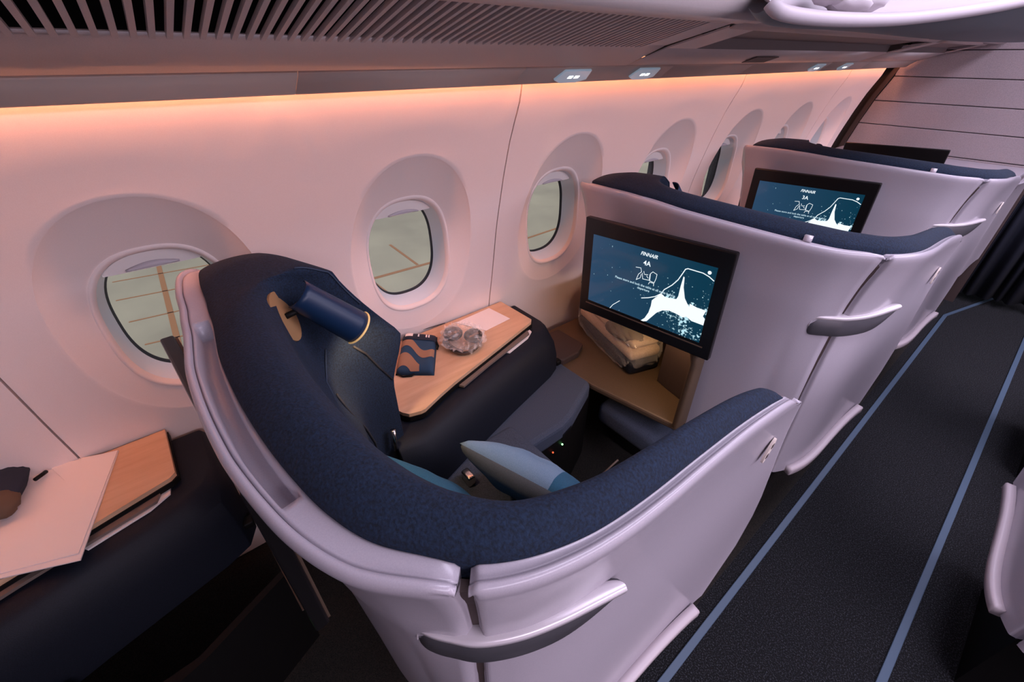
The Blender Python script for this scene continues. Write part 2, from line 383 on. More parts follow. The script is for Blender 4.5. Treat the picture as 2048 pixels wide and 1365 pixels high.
unit(1.30, 'pale blue reading light unit just forward of the panel joint')
unit(2.62, 'distant pale blue reading light unit over the third row'); unit(2.98, 'farthest pale blue reading light unit towards the bulkhead')
# glowing cove behind the service strip
cv = tag(ob('cove_light', MB().box(-1.000, -.988, -1.9, 4.15, 1.476, 1.480).mesh('cove_led', 'cove')), 'warm orange light strip hidden above the sidewall', 'light strip')
struct(ob('trim_2', MB().box(-1.04, -.93, -2, 4.2, 1.495, 1.505).mesh('cove_top', 'white')))
# the open bin bucket above the aisle
bk = thing('open_overhead_bin', 'open overhead bin with pale curved lip and a white bundle', 'overhead bin', (-.45, 1.3, 1.56))
lip = [(-.47, .985, 1.575), (-.455, 1.0, 1.561), (-.44, 1.1, 1.556), (-.42, 1.25, 1.557), (-.39, 1.4, 1.562), (-.36, 1.53, 1.571), (-.31, 1.7, 1.588), (-.25, 1.86, 1.611), (-.17, 2.05, 1.65), (-.10, 2.2, 1.70)]
bel = [(-.525, 1.01, 1.578), (-.525, 1.05, 1.563), (-.525, 1.14, 1.558), (-.525, 1.31, 1.5595), (-.525, 1.59, 1.556), (-.525, 1.96, 1.551), (-.522, 2.43, 1.5495), (-.495, 2.9, 1.5485), (-.42, 3.36, 1.552), (-.36, 3.65, 1.56)]
N = 40
L1 = [cr(lip, 9 * i / N) for i in range(N + 1)]; B1 = [cr(bel, 9 * i / N) for i in range(N + 1)]
mb = MB(); rows = []
for k in range(9):
    t = k / 8; rows.append([(lerp(a[0], b[0], t), lerp(a[1], b[1], t), lerp(a[2], b[2], t) - .012 * math.sin(math.pi * t)) for a, b in zip(L1, B1)])
part('belly', mb.grid(rows).mesh('belly', 'bucket', True), bk)
part('lip', MB().tube([(p[0], p[1], p[2] + .004) for p in L1], .013, 12).mesh('lip', 'white', True), bk)
inn = [[(p[0], p[1], p[2] + .004) for p in L1], [(max(p[0] - .10, -.520), p[1] + .05, p[2] + .03) for p in L1], [(max(p[0] - .14, -.462), p[1] + .05, p[2] + .30) for p in L1]]
def bin_floor(x, y):                               # height of the bucket's floor behind the lip
    p = min(L1, key=lambda q: abs(q[1] + .025 - y)); return p[2] + .004 + .03 * max(0, min(1, (p[0] - x) / (p[0] - max(p[0] - .10, -.520))))
part('inside', MB().grid(inn).mesh('inside', 'white', True), bk)
mb = MB()
for s_ in range(3):
    cx, cy, cz = [(-.452, 1.30, 1.592), (-.448, 1.38, 1.600), (-.466, 1.25, 1.606)][s_]
    rows = []
    for i in range(9):
        ph = math.pi * i / 8; rows.append([(cx + (.036) * math.sin(ph) * math.cos(a) * (1 + .25 * noise.noise(Vector((3 * s_ + math.cos(a), math.sin(a), i * .4)))), cy + .075 * math.sin(ph) * math.sin(a), cz + .022 * math.cos(ph) + .008 * noise.noise(Vector((cx * 9 + math.cos(a) * 2, math.sin(a) * 2, i)))) for a in [2 * math.pi * k / 14 for k in range(14)]])
    rows = [[(x, y, max(z, bin_floor(x, y))) for x, y, z in r] for r in rows]
    mb.grid(rows, closed_u=True)
tag(ob('blanket_bundle', mb.mesh('blanket_bundle', 'white', True)), 'white bundle lying in the open overhead bin', 'bundle')

# ================================================================== SEATS
_raw = [  # outer edge of the wing cushion (x, y, z measured, z used) | inner edge | level 0.95 | level 0.8
 ((-1.005, .050, 1.13, 1.13), (-1.005, .075), (-1.00, .085), (-1.00, .085)),
 ((-.985, .014, 1.145, 1.145), (-.975, .145), (-.97, .20), (-.97, .19)),
 ((-.905, .002, 1.15, 1.15), (-.905, .184), (-.90, .28), (-.90, .25)),
 ((-.826, .000, 1.15, 1.152), (-.828, .212), (-.838, .332), (-.838, .29)),
 ((-.785, -.003, 1.148, 1.152), (-.818, .200), (-.824, .312), (-.827, .285)),
 ((-.733, -.005, 1.147, 1.152), (-.812, .140), (-.815, .220), (-.812, .228)),
 ((-.680, -.010, 1.145, 1.151), (-.770, .098), (-.775, .155), (-.768, .188)),
 ((-.629, -.014, 1.143, 1.15), (-.690, .080), (-.69, .125), (-.69, .167)),
 ((-.539, -.013, 1.14, 1.149), (-.575, .074), (-.58, .11), (-.58, .15)),
 ((-.448, -.006, 1.137, 1.147), (-.465, .077), (-.465, .108), (-.465, .145)),
 ((-.373, .005, 1.133, 1.144), (-.365, .088), (-.365, .115), (-.365, .14)),
 ((-.311, .019, 1.13, 1.141), (-.309, .102), (-.312, .128), (-.315, .135)),
 ((-.258, .041, 1.127, 1.137), (-.272, .118), (-.278, .14), (-.28, .145)),
 ((-.216, .075, 1.123, 1.134), (-.242, .137), (-.25, .152), (-.252, .157)),
 ((-.189, .100, 1.12, 1.131), (-.217, .158), (-.225, .17), (-.228, .173)),
 ((-.168, .130, 1.118, 1.129), (-.200, .180), (-.207, .19), (-.21, .192)),
 ((-.151, .170, 1.115, 1.126), (-.188, .217), (-.195, .222), (-.197, .224)),
 ((-.138, .227, 1.11, 1.121), (-.178, .268), (-.185, .27), (-.187, .27)),
 ((-.132, .302, 1.105, 1.114), (-.173, .344), (-.180, .345), (-.182, .345)),
 ((-.131, .406, 1.095, 1.103), (-.169, .438), (-.176, .438), (-.178, .438)),
 ((-.129, .506, 1.085, 1.090), (-.164, .532), (-.171, .532), (-.173, .532)),
 ((-.124, .590, 1.075, 1.077), (-.154, .598), (-.161, .60), (-.163, .60)),
 ((-.120, .632, 1.066, 1.066), (-.136, .634), (-.143, .634), (-.145, .634)),
]
OK_ = []
for (x, y, z0, z1), i_, l1, l2 in _raw:
    k = (1.5 - z1) / (1.5 - z0); OK_.append((x * k, y * k, z1))
IK = [r[1] for r in _raw]; L1K = [r[2] for r in _raw]; L2K = [r[3] for r in _raw]
NK = len(_raw) - 1
SEAM = 14.0
def O(t): return Vector(cr(OK_, t))
def nrm(t):
    a = O(max(0, t - .25)); b = O(min(NK, t + .25)); d = b - a; d.z = 0; d.normalize(); return Vector((d.y, -d.x, 0))
def rimw(t): return interp(t, [0, 1, 9, 12, 14, 17, 22], [.030, .040, .043, .036, .028, .020, .016])
def taper(t, z):
    a = -interp(z, [.34, .5, .7, .8, .9, .98, 1.05, 1.11], [.024, .034, .043, .046, .044, .036, .021, 0.0]) * interp(t, [0, 13, 15, 17.5, 19, 22], [1, 1, .95, .75, .6, .25])
    return a - interp(z, [.34, .7, .95], [.075, .03, 0.0]) * (1 - smooth(11.5, 13.6, t))
def groove(t): return .026 * smooth(4.45, 4.6, t) * (1 - smooth(10.2, 10.4, t))
def padh(t): return interp(t, [0, 1, 2, 7, 11, 15, 19, 21, 22], [.0, .012, .024, .020, .020, .020, .018, .012, .0])
NICHE = [False]
def padsurf(t, u):
    """u 0..1 across the cushion top, 1..2 down its inner face"""
    o = O(t); i = cr(IK, t); zi = o.z + .002
    if u <= 1:
        h = padh(t) * (math.sin(math.pi * min(1, max(0, u)))) ** .75
        e = smooth(.72, 1.0, u) * .012
        return Vector((lerp(o.x, i[0], u), lerp(o.y, i[1], u), lerp(o.z, zi, u) + h - e))
    l1 = cr(L1K, t); l2 = cr(L2K, t)
    zt = zi - .012
    if u <= 1.35:
        f = (u - 1) / .35; g = f ** 1.2
        return Vector((lerp(i[0], l1[0], g), lerp(i[1], l1[1], g), lerp(zt, .95, f)))
    if u <= 1.6:
        f = (u - 1.35) / .25; g = smooth(0, 1, f)
        return Vector((lerp(l1[0], l2[0], g), lerp(l1[1], l2[1], g), lerp(.95, .80, f)))
    f = (u - 1.6) / .4
    zb = lerp(.67, .40, smooth(2.5, 3.2, t))
    if NICHE[0]: zb = lerp(.70, .40, smooth(8.0, 8.6, t))
    return Vector((l2[0], l2[1], lerp(.80, zb, f)))
def pad_mesh():
    T = [NK * i / 150 for i in range(151)]
    U = [k / 18 for k in range(19)] + [1 + .04 * k for k in range(1, 26)]
    rows = [[O(t) + Vector((0, 0, -.05)) for t in T], [O(t) + Vector((0, 0, -.012)) for t in T]] + [[padsurf(t, u) for t in T] for u in U]
    mb = MB().grid(rows)
    for t in (T[0], T[-1]):                        # close both ends
        c = [r[0 if t == 0 else -1] for r in rows]; mb.add(c, [tuple(range(len(c)))])
    return mb.mesh('wing_cushion', 'navy', True)
def shell_profile(t, zb, inset=0.0):
    o = O(t); n = nrm(t); w = rimw(t); g = groove(t); P_ = []
    gi = -.007 - g; ro = min(.0125, w * .62); li = w - ro
    for u, z in [(-.006, -.03), (-.004, -.012), (0, -.0075), (.10 * li, -.0065), (.17 * li, gi), (.5 * li, gi), (.80 * li, gi), (.87 * li, -.0065), (li, -.0065), (li + .0004, -.0105), (li + .0016, -.0105), (li + .0021, -.0035), (lerp(li, w, .34), -.0015), (lerp(li, w, .54), -.0008), (lerp(li, w, .77), -.0022), (w - .001, -.005), (w, -.0085), (w, -.014)]:
        P_.append(Vector((o.x + n.x * u, o.y + n.y * u, o.z + z)))
    zt = o.z - .014
    for f in (.012, .03, .06, .10, .14, .18, .22, .27, .33, .40, .48, .58, .7, .85, 1.0):
        z = lerp(zt, zb, f)
        u = w + .002 + taper(t, z + 1.12 - o.z)
        P_.append(Vector((o.x + n.x * u, o.y + n.y * u, z)))
    return P_
def back_bottom(t):
    x = O(t).x; return lerp(.78, .37, smooth(-.485, -.455, x))
def edge_return(p, t, d):
    n = nrm(t); return [v - n * d + Vector((0, 0, -d if k < 17 else 0)) for k, v in enumerate(p)]
def shell_back_mesh():
    te = SEAM - .14
    T = [te * i / 120 for i in range(116)] + [te - .14, te - .09, te - .05, te - .02, te]
    rows = []
    for t in T:
        p = shell_profile(t, back_bottom(t))
        d = smooth(te - .3, te, t) ** 2; d2 = 1 - smooth(0, 1.1, t); n = nrm(t)
        for k in range(len(p)):
            p[k] -= n * .010 * d if k > 15 else n * 0
            if k < 18: p[k].z -= .006 * d
            p[k].z -= .060 * d2 ** 2.2 * (1 if k > 8 else .6)
        rows.append(p)
    rows.append(edge_return(rows[-1], te, .016))
    rows.insert(0, edge_return(rows[0], 0.0, .02))
    return MB().grid(rows).mesh('shell_back', 'shell', True)
YM_Z = [.37, .40, .44, .50, .57, .66, .79, .93, 1.0, 1.03, 1.05, 1.07]; YM_Y = [.71, .765, .81, .838, .846, .836, .795, .738, .708, .692, .672, .645]
def aisle_mesh():
    t0 = SEAM + .14
    fr = [0, .003, .007, .012, .02, .03] + [.03 + .97 * i / 60 for i in range(1, 61)]
    rows = []
    y_end = O(NK).y
    for f in fr:
        t = lerp(t0, NK, f); p = shell_profile(t, .37); q = []; n = nrm(t)
        for k, v in enumerate(p):
            v = v.copy()
            ext = interp(v.z, YM_Z, YM_Y) - y_end
            v.y += ext * smooth(.35, 1, f) ** 1.3 if k > 13 else max(0, ext) * smooth(.6, 1, f)
            d = (1 - smooth(0, .035, f)) ** 2
            if k > 15: v -= n * .010 * d
            if k < 18: v.z -= .006 * d + .012 * smooth(.93, 1, f) ** 2
            q.append(v)
        rows.append(q)
    rows.insert(0, edge_return(rows[0], t0, .016)); rows.append(edge_return(rows[-1], NK, .012))
    return MB().grid(rows).mesh('aisle_panel', 'shell', True)
def liner_mesh():                                  # dark body behind the open joint
    T = [lerp(SEAM - .6, SEAM + .6, i / 12) for i in range(13)]; rows = []
    for t in T:
        o = O(t); n = nrm(t); w = rimw(t)
        rows.append([(o.x + n.x * (w - .012 + taper(t, z)), o.y + n.y * (w - .012 + taper(t, z)), z) for z in (.40, .7, .95, 1.03, o.z - .035)] + [(o.x + n.x * .002, o.y + n.y * .002, o.z - .03)])
    return MB().grid(rows).mesh('joint_liner', 'dbrown')
def onshell(t, z, off=0.0):
    o = O(t); n = nrm(t); u = rimw(t) + .002 + taper(t, z + 1.12 - o.z) + off
    return Vector((o.x + n.x * u, o.y + n.y * u, z))
HP = [(-.247, .060), (-.228, .070), (-.211, .083), (-.186, .106), (-.162, .146), (-.144, .193), (-.129, .247), (-.120, .280)]
def handle_rows(rim):
    rows = []; n = 48
    for i in range(n + 1):
        f = i / n; q = Vector((*cr(HP, 7 * f), 0)); d = Vector((*cr(HP, min(7, 7 * f + .1)), 0)) - Vector((*cr(HP, max(0, 7 * f - .1)), 0)); d.normalize(); nn = Vector((d.y, -d.x, 0))
        prj = .024 * (math.sin(math.pi * min(1, max(0, f)))) ** .6
        e = min(1, (f / .09)) if f < .09 else 1
        hh = .056 * max(.05, math.sqrt(max(0, 1 - (1 - e) ** 2))) * (1 - .9 * smooth(.66, 1, f) ** 1.3)
        zt = .946 + .006 * f - (.056 - hh) * (.5 if f < .09 else 0); zb = zt - hh
        def pt(o_, z): return q + nn * (o_ + .004) + Vector((0, 0, z))
        if rim: rows.append([pt(-prj - .006, zt), pt(-prj - .005, zt + .004), pt(-.002, zt + .004), pt(.002, zt + .001), pt(.002, zt - .006), pt(-.001, zt - .007)])
        else: rows.append([pt(-prj - .01, zb), pt(-.003, zb), pt(0, zb + .004), pt(0, zt - .003), pt(-.003, zt), pt(-prj - .01, zt)])
    return rows
def handle_mesh(): return MB().grid(handle_rows(False), closed_u=True).mesh('handle', 'handle', True)
def handle_rim_mesh(): return MB().grid(handle_rows(True), closed_u=True).mesh('handle_rim', 'trim', True)
def bumper_mesh():
    pts = []
    for i in range(25):
        t = lerp(15.5, NK, i / 24); p = onshell(t, .378, .010); p.y += .03 * smooth(.4, 1, i / 24); pts.append(p)
    rows = []
    for i, p in enumerate(pts):
        d = (pts[min(i + 1, 24)] - pts[max(i - 1, 0)]).normalized(); n = Vector((d.y, -d.x, 0))
        rows.append([p + n * a + Vector((0, 0, b)) for a, b in ((-.012, -.014), (.007, -.014), (.010, -.010), (.010, .010), (.007, .014), (-.012, .014))])
    mb = MB().grid(rows, closed_u=True); mb.add(rows[0], [(0, 1, 2, 3, 4, 5)]); mb.add(rows[-1], [(0, 1, 2, 3, 4, 5)])
    return mb.mesh('bumper', 'bumper', True)
def disc(c, u, v, n, a, b, th, name, mt, seg=28):
    c = Vector(c); mb = MB()
    r0 = [c + u * a * math.cos(2 * math.pi * k / seg) + v * b * math.sin(2 * math.pi * k / seg) for k in range(seg)]
    r1 = [p + n * th for p in r0]
    mb.grid([r0, r1], closed_u=True); mb.add(r1, [tuple(range(seg))]); mb.add(r0, [tuple(range(seg))[::-1]])
    return mb.mesh(name, mt)
TABZ = .663
TAB = [(-1.214, .930), (-1.03, .934), (-1.018, .922), (-.95, .69), (-.897, .505), (-.874, .44), (-.848, .375), (-.848, .362), (-.858, .330), (-.875, .318), (-.93, .30), (-1.02, .30), (-1.20, .30)]
def console_mesh(niche=False):
    top = [(-1.205, 1.0), (-1.04, 1.0), (-.99, .975), (-.965, .92), (-.90, .70), (-.835, .48), (-.79, .34), (-.80, .26), (-1.205, .26)]
    if niche: top = top[:6] + [(-.80, .37), (-.805, .335), (-.872, .335), (-.885, .415), (-1.205, .415)]
    rows = []
    for z, off in ((.40, .05), (.52, .045), (.575, .032), (.61, .012), (.625, -.006), (.628, -.03)):
        r = []
        for x, y in top:
            r.append((x + (off if x > -1.19 and not (x < -.86 and y < .45) else 0), y + (off * .5 if y > .9 else 0), z))
        rows.append(r)
    mb = MB().grid(rows, closed_u=True); mb.add(rows[-1], [tuple(range(len(top)))])
    return mb.mesh('console', 'navy_dark', True)
def lamp_parts(root):
    c = padsurf(3.9, 1.02); c = Vector((-.765, .118, 1.155))
    n = Vector((.62, .28, .73)).normalized(); u = Vector((-.75, .0, .62)); u = (u - n * u.dot(n)).normalized(); v = n.cross(u)
    return c, n, u, v
MESH = {}
def seat_meshes():
    NICHE[0] = True; MESH['pad_niche'] = pad_mesh(); NICHE[0] = False
    MESH['pad'] = pad_mesh(); MESH['back'] = shell_back_mesh(); MESH['aisle'] = aisle_mesh(); MESH['liner'] = liner_mesh()
    MESH['handle'] = handle_mesh(); MESH['rim'] = handle_rim_mesh(); MESH['bumper'] = bumper_mesh()
    p = onshell(21.2, .926, .0); p.y = .672
    MESH['badge'] = disc((p.x + .0015, p.y, .926), Vector((0, .28, .96)), Vector((0, -.96, .28)), Vector((1, 0, 0)), .027, .010, .004, 'badge', 'badge')
    mb = MB()
    for s_ in (-1, 1):
        cz = .926 + s_ * .011 * .96; cy = p.y + s_ * .011 * .28
        for k in range(2): mb.box(p.x + .005, p.x + .0062, cy - .0035, cy + .0035, cz - .005, cz + .005)
    MESH['badge_mark'] = mb.mesh('badge_mark', 'dbrown')
    MESH['console'] = console_mesh(); MESH['console_niche'] = console_mesh(True)
    MESH['table'] = MB().prism(TAB, TABZ - .012, TABZ).mesh('table_top', 'wood')
    MESH['table_edge'] = MB().prism([(x + (.003 if x > -1.2 else 0), y + (.003 if y > .9 else 0)) for x, y in TAB], TABZ - .026, TABZ - .0115).mesh('table_edge', 'black')
    MESH['tray'] = MB().prism([(-1.02, .90), (-.985, .885), (-.925, .66), (-.885, .53), (-.93, .5), (-1.05, .6)], .635, .642).mesh('tray', 'taupe')
    MESH['pocket'] = MB().prism([(-1.04, .915), (-1.0, .91), (-.975, .87), (-.945, .76), (-.96, .75), (-1.02, .80)], .629, .633).mesh('pocket', 'paper')
    # seat cushion, chaise pad, footwell
    MESH['cushion'] = rbox(-.82, -.185, .15, .667, .36, .455, 'chaise', 'seat_cushion')
    MESH['cushion_niche'] = MB().prism([(-.648, .15), (-.185, .15), (-.185, .667), (-.82, .667), (-.82, .335), (-.648, .335)], .36, .455).mesh('seat_cushion', 'chaise', True)
    ch = [(-.90, .50), (-.70, .50), (-.70, .80), (-.715, .86), (-.79, 1.03), (-.80, 1.045), (-1.0, 1.045), (-.97, .96)]
    MESH['chaise'] = MB().prism(ch, .37, .45).mesh('chaise_pad', 'chaise')
    MESH['front'] = MB().box(-.70, -.19, .640, .667, .10, .40).mesh('seat_front', 'black')
    MESH['side'] = MB().prism([(-.705, .66), (-.70, .80), (-.715, .86), (-.80, 1.05), (-.82, 1.05), (-.73, .85), (-.72, .66)], .05, .40).mesh('footwell_side', 'black')
    MESH['base'] = MB().box(-.80, -.22, .20, .60, .004, .38).mesh('seat_base', 'black')
    # niche in the shell behind (belongs to this seat's console for the passenger behind): shelf, cheek, roof, back
    MESH['shelf'] = MB().prism([(-1.19, -.10), (-.80, -.085), (-.50, -.03), (-.455, -.02), (-.47, .10), (-.60, .125), (-.655, .14), (-.660, .325), (-.875, .325), (-.885, .405), (-1.19, .405)], .405, .432).mesh('niche_shelf', 'brown')
    ck = MB()
    ck.grid([[(-.452, .02, .43), (-.452, .012, .70), (-.46, .008, .745), (-.49, .004, .775), (-.56, 0, .79)], [(-.452, -.030, .43), (-.452, -.030, .70), (-.46, -.030, .745), (-.49, -.030, .775), (-.56, -.030, .79)], [(-.458, -.036, .43), (-.458, -.036, .70), (-.466, -.036, .74), (-.494, -.036, .768), (-.56, -.036, .782)], [(-.474, -.033, .43), (-.474, -.033, .70), (-.482, -.033, .73), (-.504, -.033, .755), (-.56, -.033, .768)], [(-.50, .10, .43), (-.50, .09, .70), (-.505, .08, .72), (-.52, .07, .74), (-.56, .07, .75)]])
    MESH['cheek'] = ck.mesh('niche_cheek', 'brown', True)
    nbk = ((-.47, .10), (-.60, .125), (-.655, .14), (-.660, .325), (-.875, .325), (-.885, .405), (-1.19, .405))
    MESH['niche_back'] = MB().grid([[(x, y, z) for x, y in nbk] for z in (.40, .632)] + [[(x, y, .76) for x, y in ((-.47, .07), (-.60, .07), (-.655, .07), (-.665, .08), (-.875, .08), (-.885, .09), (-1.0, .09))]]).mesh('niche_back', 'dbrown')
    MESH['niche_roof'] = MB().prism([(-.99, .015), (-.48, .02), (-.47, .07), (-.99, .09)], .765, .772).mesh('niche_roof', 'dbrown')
    MESH['ottoman'] = rbox(-.78, -.50, -.055, .10, .235, .335, 'chaise', 'ottoman')
    MESH['ottoman_back'] = MB().box(-.80, -.45, .10, .12, .02, .40).mesh('footwell_back', 'black')
    MESH['lid'] = MB().prism([(-1.14, 1.02), (-.965, 1.035), (-.955, 1.05), (-.955, 1.14), (-.985, 1.20), (-1.14, 1.20)], .43, .462).mesh('lid', 'dbrown')
    MESH['buckle'] = rbox(-.975, -.945, 1.005, 1.03, .455, .475, 'black', 'buckle'); MESH['buckle_tag'] = rbox(-1.01, -.98, .998, 1.018, .455, .472, 'paper', 'buckle_tag')
seat_meshes()
# ---- seatback monitor
def text_mesh(txt, size, width=None):
    cu = bpy.data.curves.new('t', 'FONT'); cu.body = txt; cu.size = size; cu.align_x = 'CENTER'; cu.resolution_u = 3; cu.extrude = .0002; cu.offset = size * .010
    o = bpy.data.objects.new('t', cu); COL.objects.link(o); dg = bpy.context.evaluated_depsgraph_get()
    me = bpy.data.meshes.new_from_object(o.evaluated_get(dg)); bpy.data.objects.remove(o); bpy.data.curves.remove(cu)
    return me
def screen_mat():
    m = mat('screen_glow', (.004, .006, .01), .08, spec=.35); n, l, b = nodes(m)
    tc = n.new('ShaderNodeTexCoord'); sp = n.new('ShaderNodeSeparateXYZ'); l.new(tc.outputs['Object'], sp.inputs[0])
    gx = n.new('ShaderNodeMapRange'); gx.inputs[1].default_value = -.2; gx.inputs[2].default_value = .2; l.new(sp.outputs[0], gx.inputs[0])
    base = n.new('ShaderNodeValToRGB'); e = base.color_ramp.elements
    e[0].color = (.022, .062, .125, 1); e[1].color = (.002, .036, .066, 1); l.new(gx.outputs[0], base.inputs[0])
    # drifting white specks, dense towards the lower right
    nz = n.new('ShaderNodeTexNoise'); nz.inputs['Scale'].default_value = 130; nz.inputs['Detail'].default_value = 4; l.new(tc.outputs['Object'], nz.inputs['Vector'])
    nb = n.new('ShaderNodeTexNoise'); nb.inputs['Scale'].default_value = 18; nb.inputs['Detail'].default_value = 2; l.new(tc.outputs['Object'], nb.inputs['Vector'])
    mx = n.new('ShaderNodeMath'); mx.operation = 'MULTIPLY'; l.new(nz.outputs[0], mx.inputs[0]); l.new(nb.outputs[0], mx.inputs[1])
    dg = n.new('ShaderNodeVectorMath'); dg.operation = 'DISTANCE'; dg.inputs[1].default_value = (.15, -.06, 0); l.new(tc.outputs['Object'], dg.inputs[0])
    mr = n.new('ShaderNodeMapRange'); mr.inputs[1].default_value = .03; mr.inputs[2].default_value = .16; mr.inputs[3].default_value = .27; mr.inputs[4].default_value = .43; l.new(dg.outputs['Value'], mr.inputs[0])
    gt = n.new('ShaderNodeMath'); gt.operation = 'SUBTRACT'; l.new(mx.outputs[0], gt.inputs[0]); l.new(mr.outputs[0], gt.inputs[1])
    st = n.new('ShaderNodeMapRange'); st.inputs[1].default_value = 0; st.inputs[2].default_value = .06; l.new(gt.outputs[0], st.inputs[0])
    vo = n.new('ShaderNodeTexVoronoi'); vo.inputs['Scale'].default_value = 62; l.new(tc.outputs['Object'], vo.inputs['Vector'])
    vs = n.new('ShaderNodeMapRange'); vs.inputs[1].default_value = .13; vs.inputs[2].default_value = .05; vs.inputs[3].default_value = 0; vs.inputs[4].default_value = .55; l.new(vo.outputs['Distance'], vs.inputs[0])
    sel = n.new('ShaderNodeMath'); sel.operation = 'GREATER_THAN'; sel.inputs[1].default_value = .62; l.new(vo.outputs['Color'], sel.inputs[0])
    vm = n.new('ShaderNodeMath'); vm.operation = 'MULTIPLY'; l.new(vs.outputs[0], vm.inputs[0]); l.new(sel.outputs[0], vm.inputs[1])
    ad = n.new('ShaderNodeMath'); ad.operation = 'MAXIMUM'; l.new(st.outputs[0], ad.inputs[0]); l.new(vm.outputs[0], ad.inputs[1])
    mix = n.new('ShaderNodeMix'); mix.data_type = 'RGBA'; l.new(ad.outputs[0], mix.inputs[0]); l.new(base.outputs[0], mix.inputs[6]); mix.inputs[7].default_value = (.55, .85, .95, 1)
    l.new(mix.outputs[2], b.inputs['Emission Color']); b.inputs['Emission Strength'].default_value = 1.0
    return m
M['screen'] = screen_mat()
M['glow'] = mat('screen_white', (.02, .02, .02), .3, emit=(.86, .95, 1), estr=1.1)
M['glow2'] = mat('screen_line', (.02, .02, .02), .3, emit=(.55, .78, .9), estr=.9)
SW, SH = .405, .236
def poly(pts, name='g', mt='glow', z=.0004):       # pts in screen fractions (0..1, y down)
    vs = [((x - .5) * SW, (.5 - y) * SH, z) for x, y in pts]
    me = bpy.data.meshes.new(name); me.from_pydata(vs, [], [tuple(range(len(vs)))]); me.materials.append(M[mt]); return me
def pline(mb, pts, w, z=.0004):
    P_ = [Vector(((x - .5) * SW, (.5 - y) * SH, z)) for x, y in pts]
    for a, b in zip(P_[:-1], P_[1:]):
        d = (b - a); 
        if d.length < 1e-6: continue
        d.normalize(); n = Vector((-d.y, d.x, 0)) * w; a2 = a - d * w * .5; b2 = b + d * w * .5
        mb.add([a2 + n, a2 - n, b2 - n, b2 + n], [(0, 1, 2, 3)])
def monitor_meshes():
    w, h = .478, .335
    MESH['m_body'] = MB().box(-w / 2, w / 2, -h / 2, h / 2, -.024, -.002).mesh('monitor_body', 'bezel')
    MESH['m_back'] = MB().box(-w / 2 + .006, w / 2 - .006, -h / 2 + .006, h / 2 - .006, -.028, -.022).mesh('monitor_back', 'mback')
    MESH['m_screen'] = MB().add([(-SW / 2, -SH / 2, -.0012), (SW / 2, -SH / 2, -.0012), (SW / 2, SH / 2, -.0012), (-SW / 2, SH / 2, -.0012)], [(0, 1, 2, 3)]).mesh('screen', 'screen')
    MESH['m_ledge'] = MB().box(-SW / 2 - .008, SW / 2 + .012, -SH / 2 - .013, -SH / 2 - .010, -.002, .001).mesh('ledge', 'mback')
    # aurora picture
    mb = MB()
    pline(mb, [(.497, .675), (.553, .638), (.607, .587), (.649, .521), (.666, .456), (.718, .364), (.753, .276), (.773, .192), (.79, .118), (.806, .102), (.842, .103), (.913, .104), (.958, .126), (.995, .16)], .0013)
    MESH['m_line'] = mb.mesh('picture_line', 'glow')
    mb = MB(); pline(mb, [(.229, .995), (.252, .93), (.311, .83)], .0010); MESH['m_streak'] = mb.mesh('picture_streak', 'glow')
    blob_ = [(.649, .521), (.68, .547), (.724, .542), (.769, .527), (.779, .483), (.781, .347), (.787, .212), (.796, .222), (.804, .347), (.829, .48), (.855, .538), (.874, .571), (.872, .527), (.93, .547), (.995, .546), (.982, .631), (1.0, .656), (1.0, .746), (.912, .744), (.87, .712), (.842, .74), (.793, .721), (.736, .713), (.683, .743), (.64, .805), (.613, .874), (.572, .979), (.545, 1.0), (.522, 1.0), (.551, .944), (.575, .843), (.585, .737), (.585, .657), (.609, .602)]
    MESH['m_blob'] = poly(blob_, 'picture_shape')
    c = [(.955 + .013 * math.cos(2 * math.pi * k / 20), .078 + .022 * math.sin(2 * math.pi * k / 20)) for k in range(20)]
    MESH['m_dot'] = poly(c, 'moon', 'glow', .0005)
    ic = MB()                                      # little outline drawing of the seats
    for pl_ in ([(.412, .276), (.454, .268), (.464, .317), (.442, .36), (.429, .445), (.46, .404), (.465, .35)], [(.471, .33), (.482, .407), (.536, .398), (.535, .314)], [(.49, .34), (.52, .33)], [(.538, .305), (.541, .403), (.579, .41), (.588, .344), (.59, .29), (.555, .272), (.538, .305)], [(.542, .42), (.535, .452)], [(.576, .42), (.578, .455)], [(.542, .42), (.576, .42)], [(.51, .35), (.525, .375)], [(.482, .30), (.488, .33)]):
        pline(ic, pl_, .0008)
    MESH['m_icon'] = ic.mesh('seat_drawing', 'glow')
    for key, txt, sz in (('logo', 'FINNAIR', .0160), ('4A', '4A', .021), ('3A', '3A', .021), ('l1', 'Please store and lock the table at all seats before', .0105), ('l2', 'departure', .0105)):
        me = text_mesh(txt, sz); me.materials.clear(); me.materials.append(M['glow' if key in ('logo', '4A', '3A') else 'glow2'])
        if key == 'logo':
            for v in me.vertices: v.co.x = v.co.x * .92 + v.co.y * .25
        MESH['x_' + key] = me
monitor_meshes()
MON_T = Vector((-.664, 1.065, .906))                # centre of the screen face, row frame of the seat that watches it
mx = Vector((.985, .09, .032)).normalized(); mzv = Vector((0, 0, 1)); mn = mx.cross(mzv).normalized(); my = mn.cross(mx) * 1.0
my = (mzv - mx * mzv.dot(mx)).normalized(); mn = mx.cross(my)
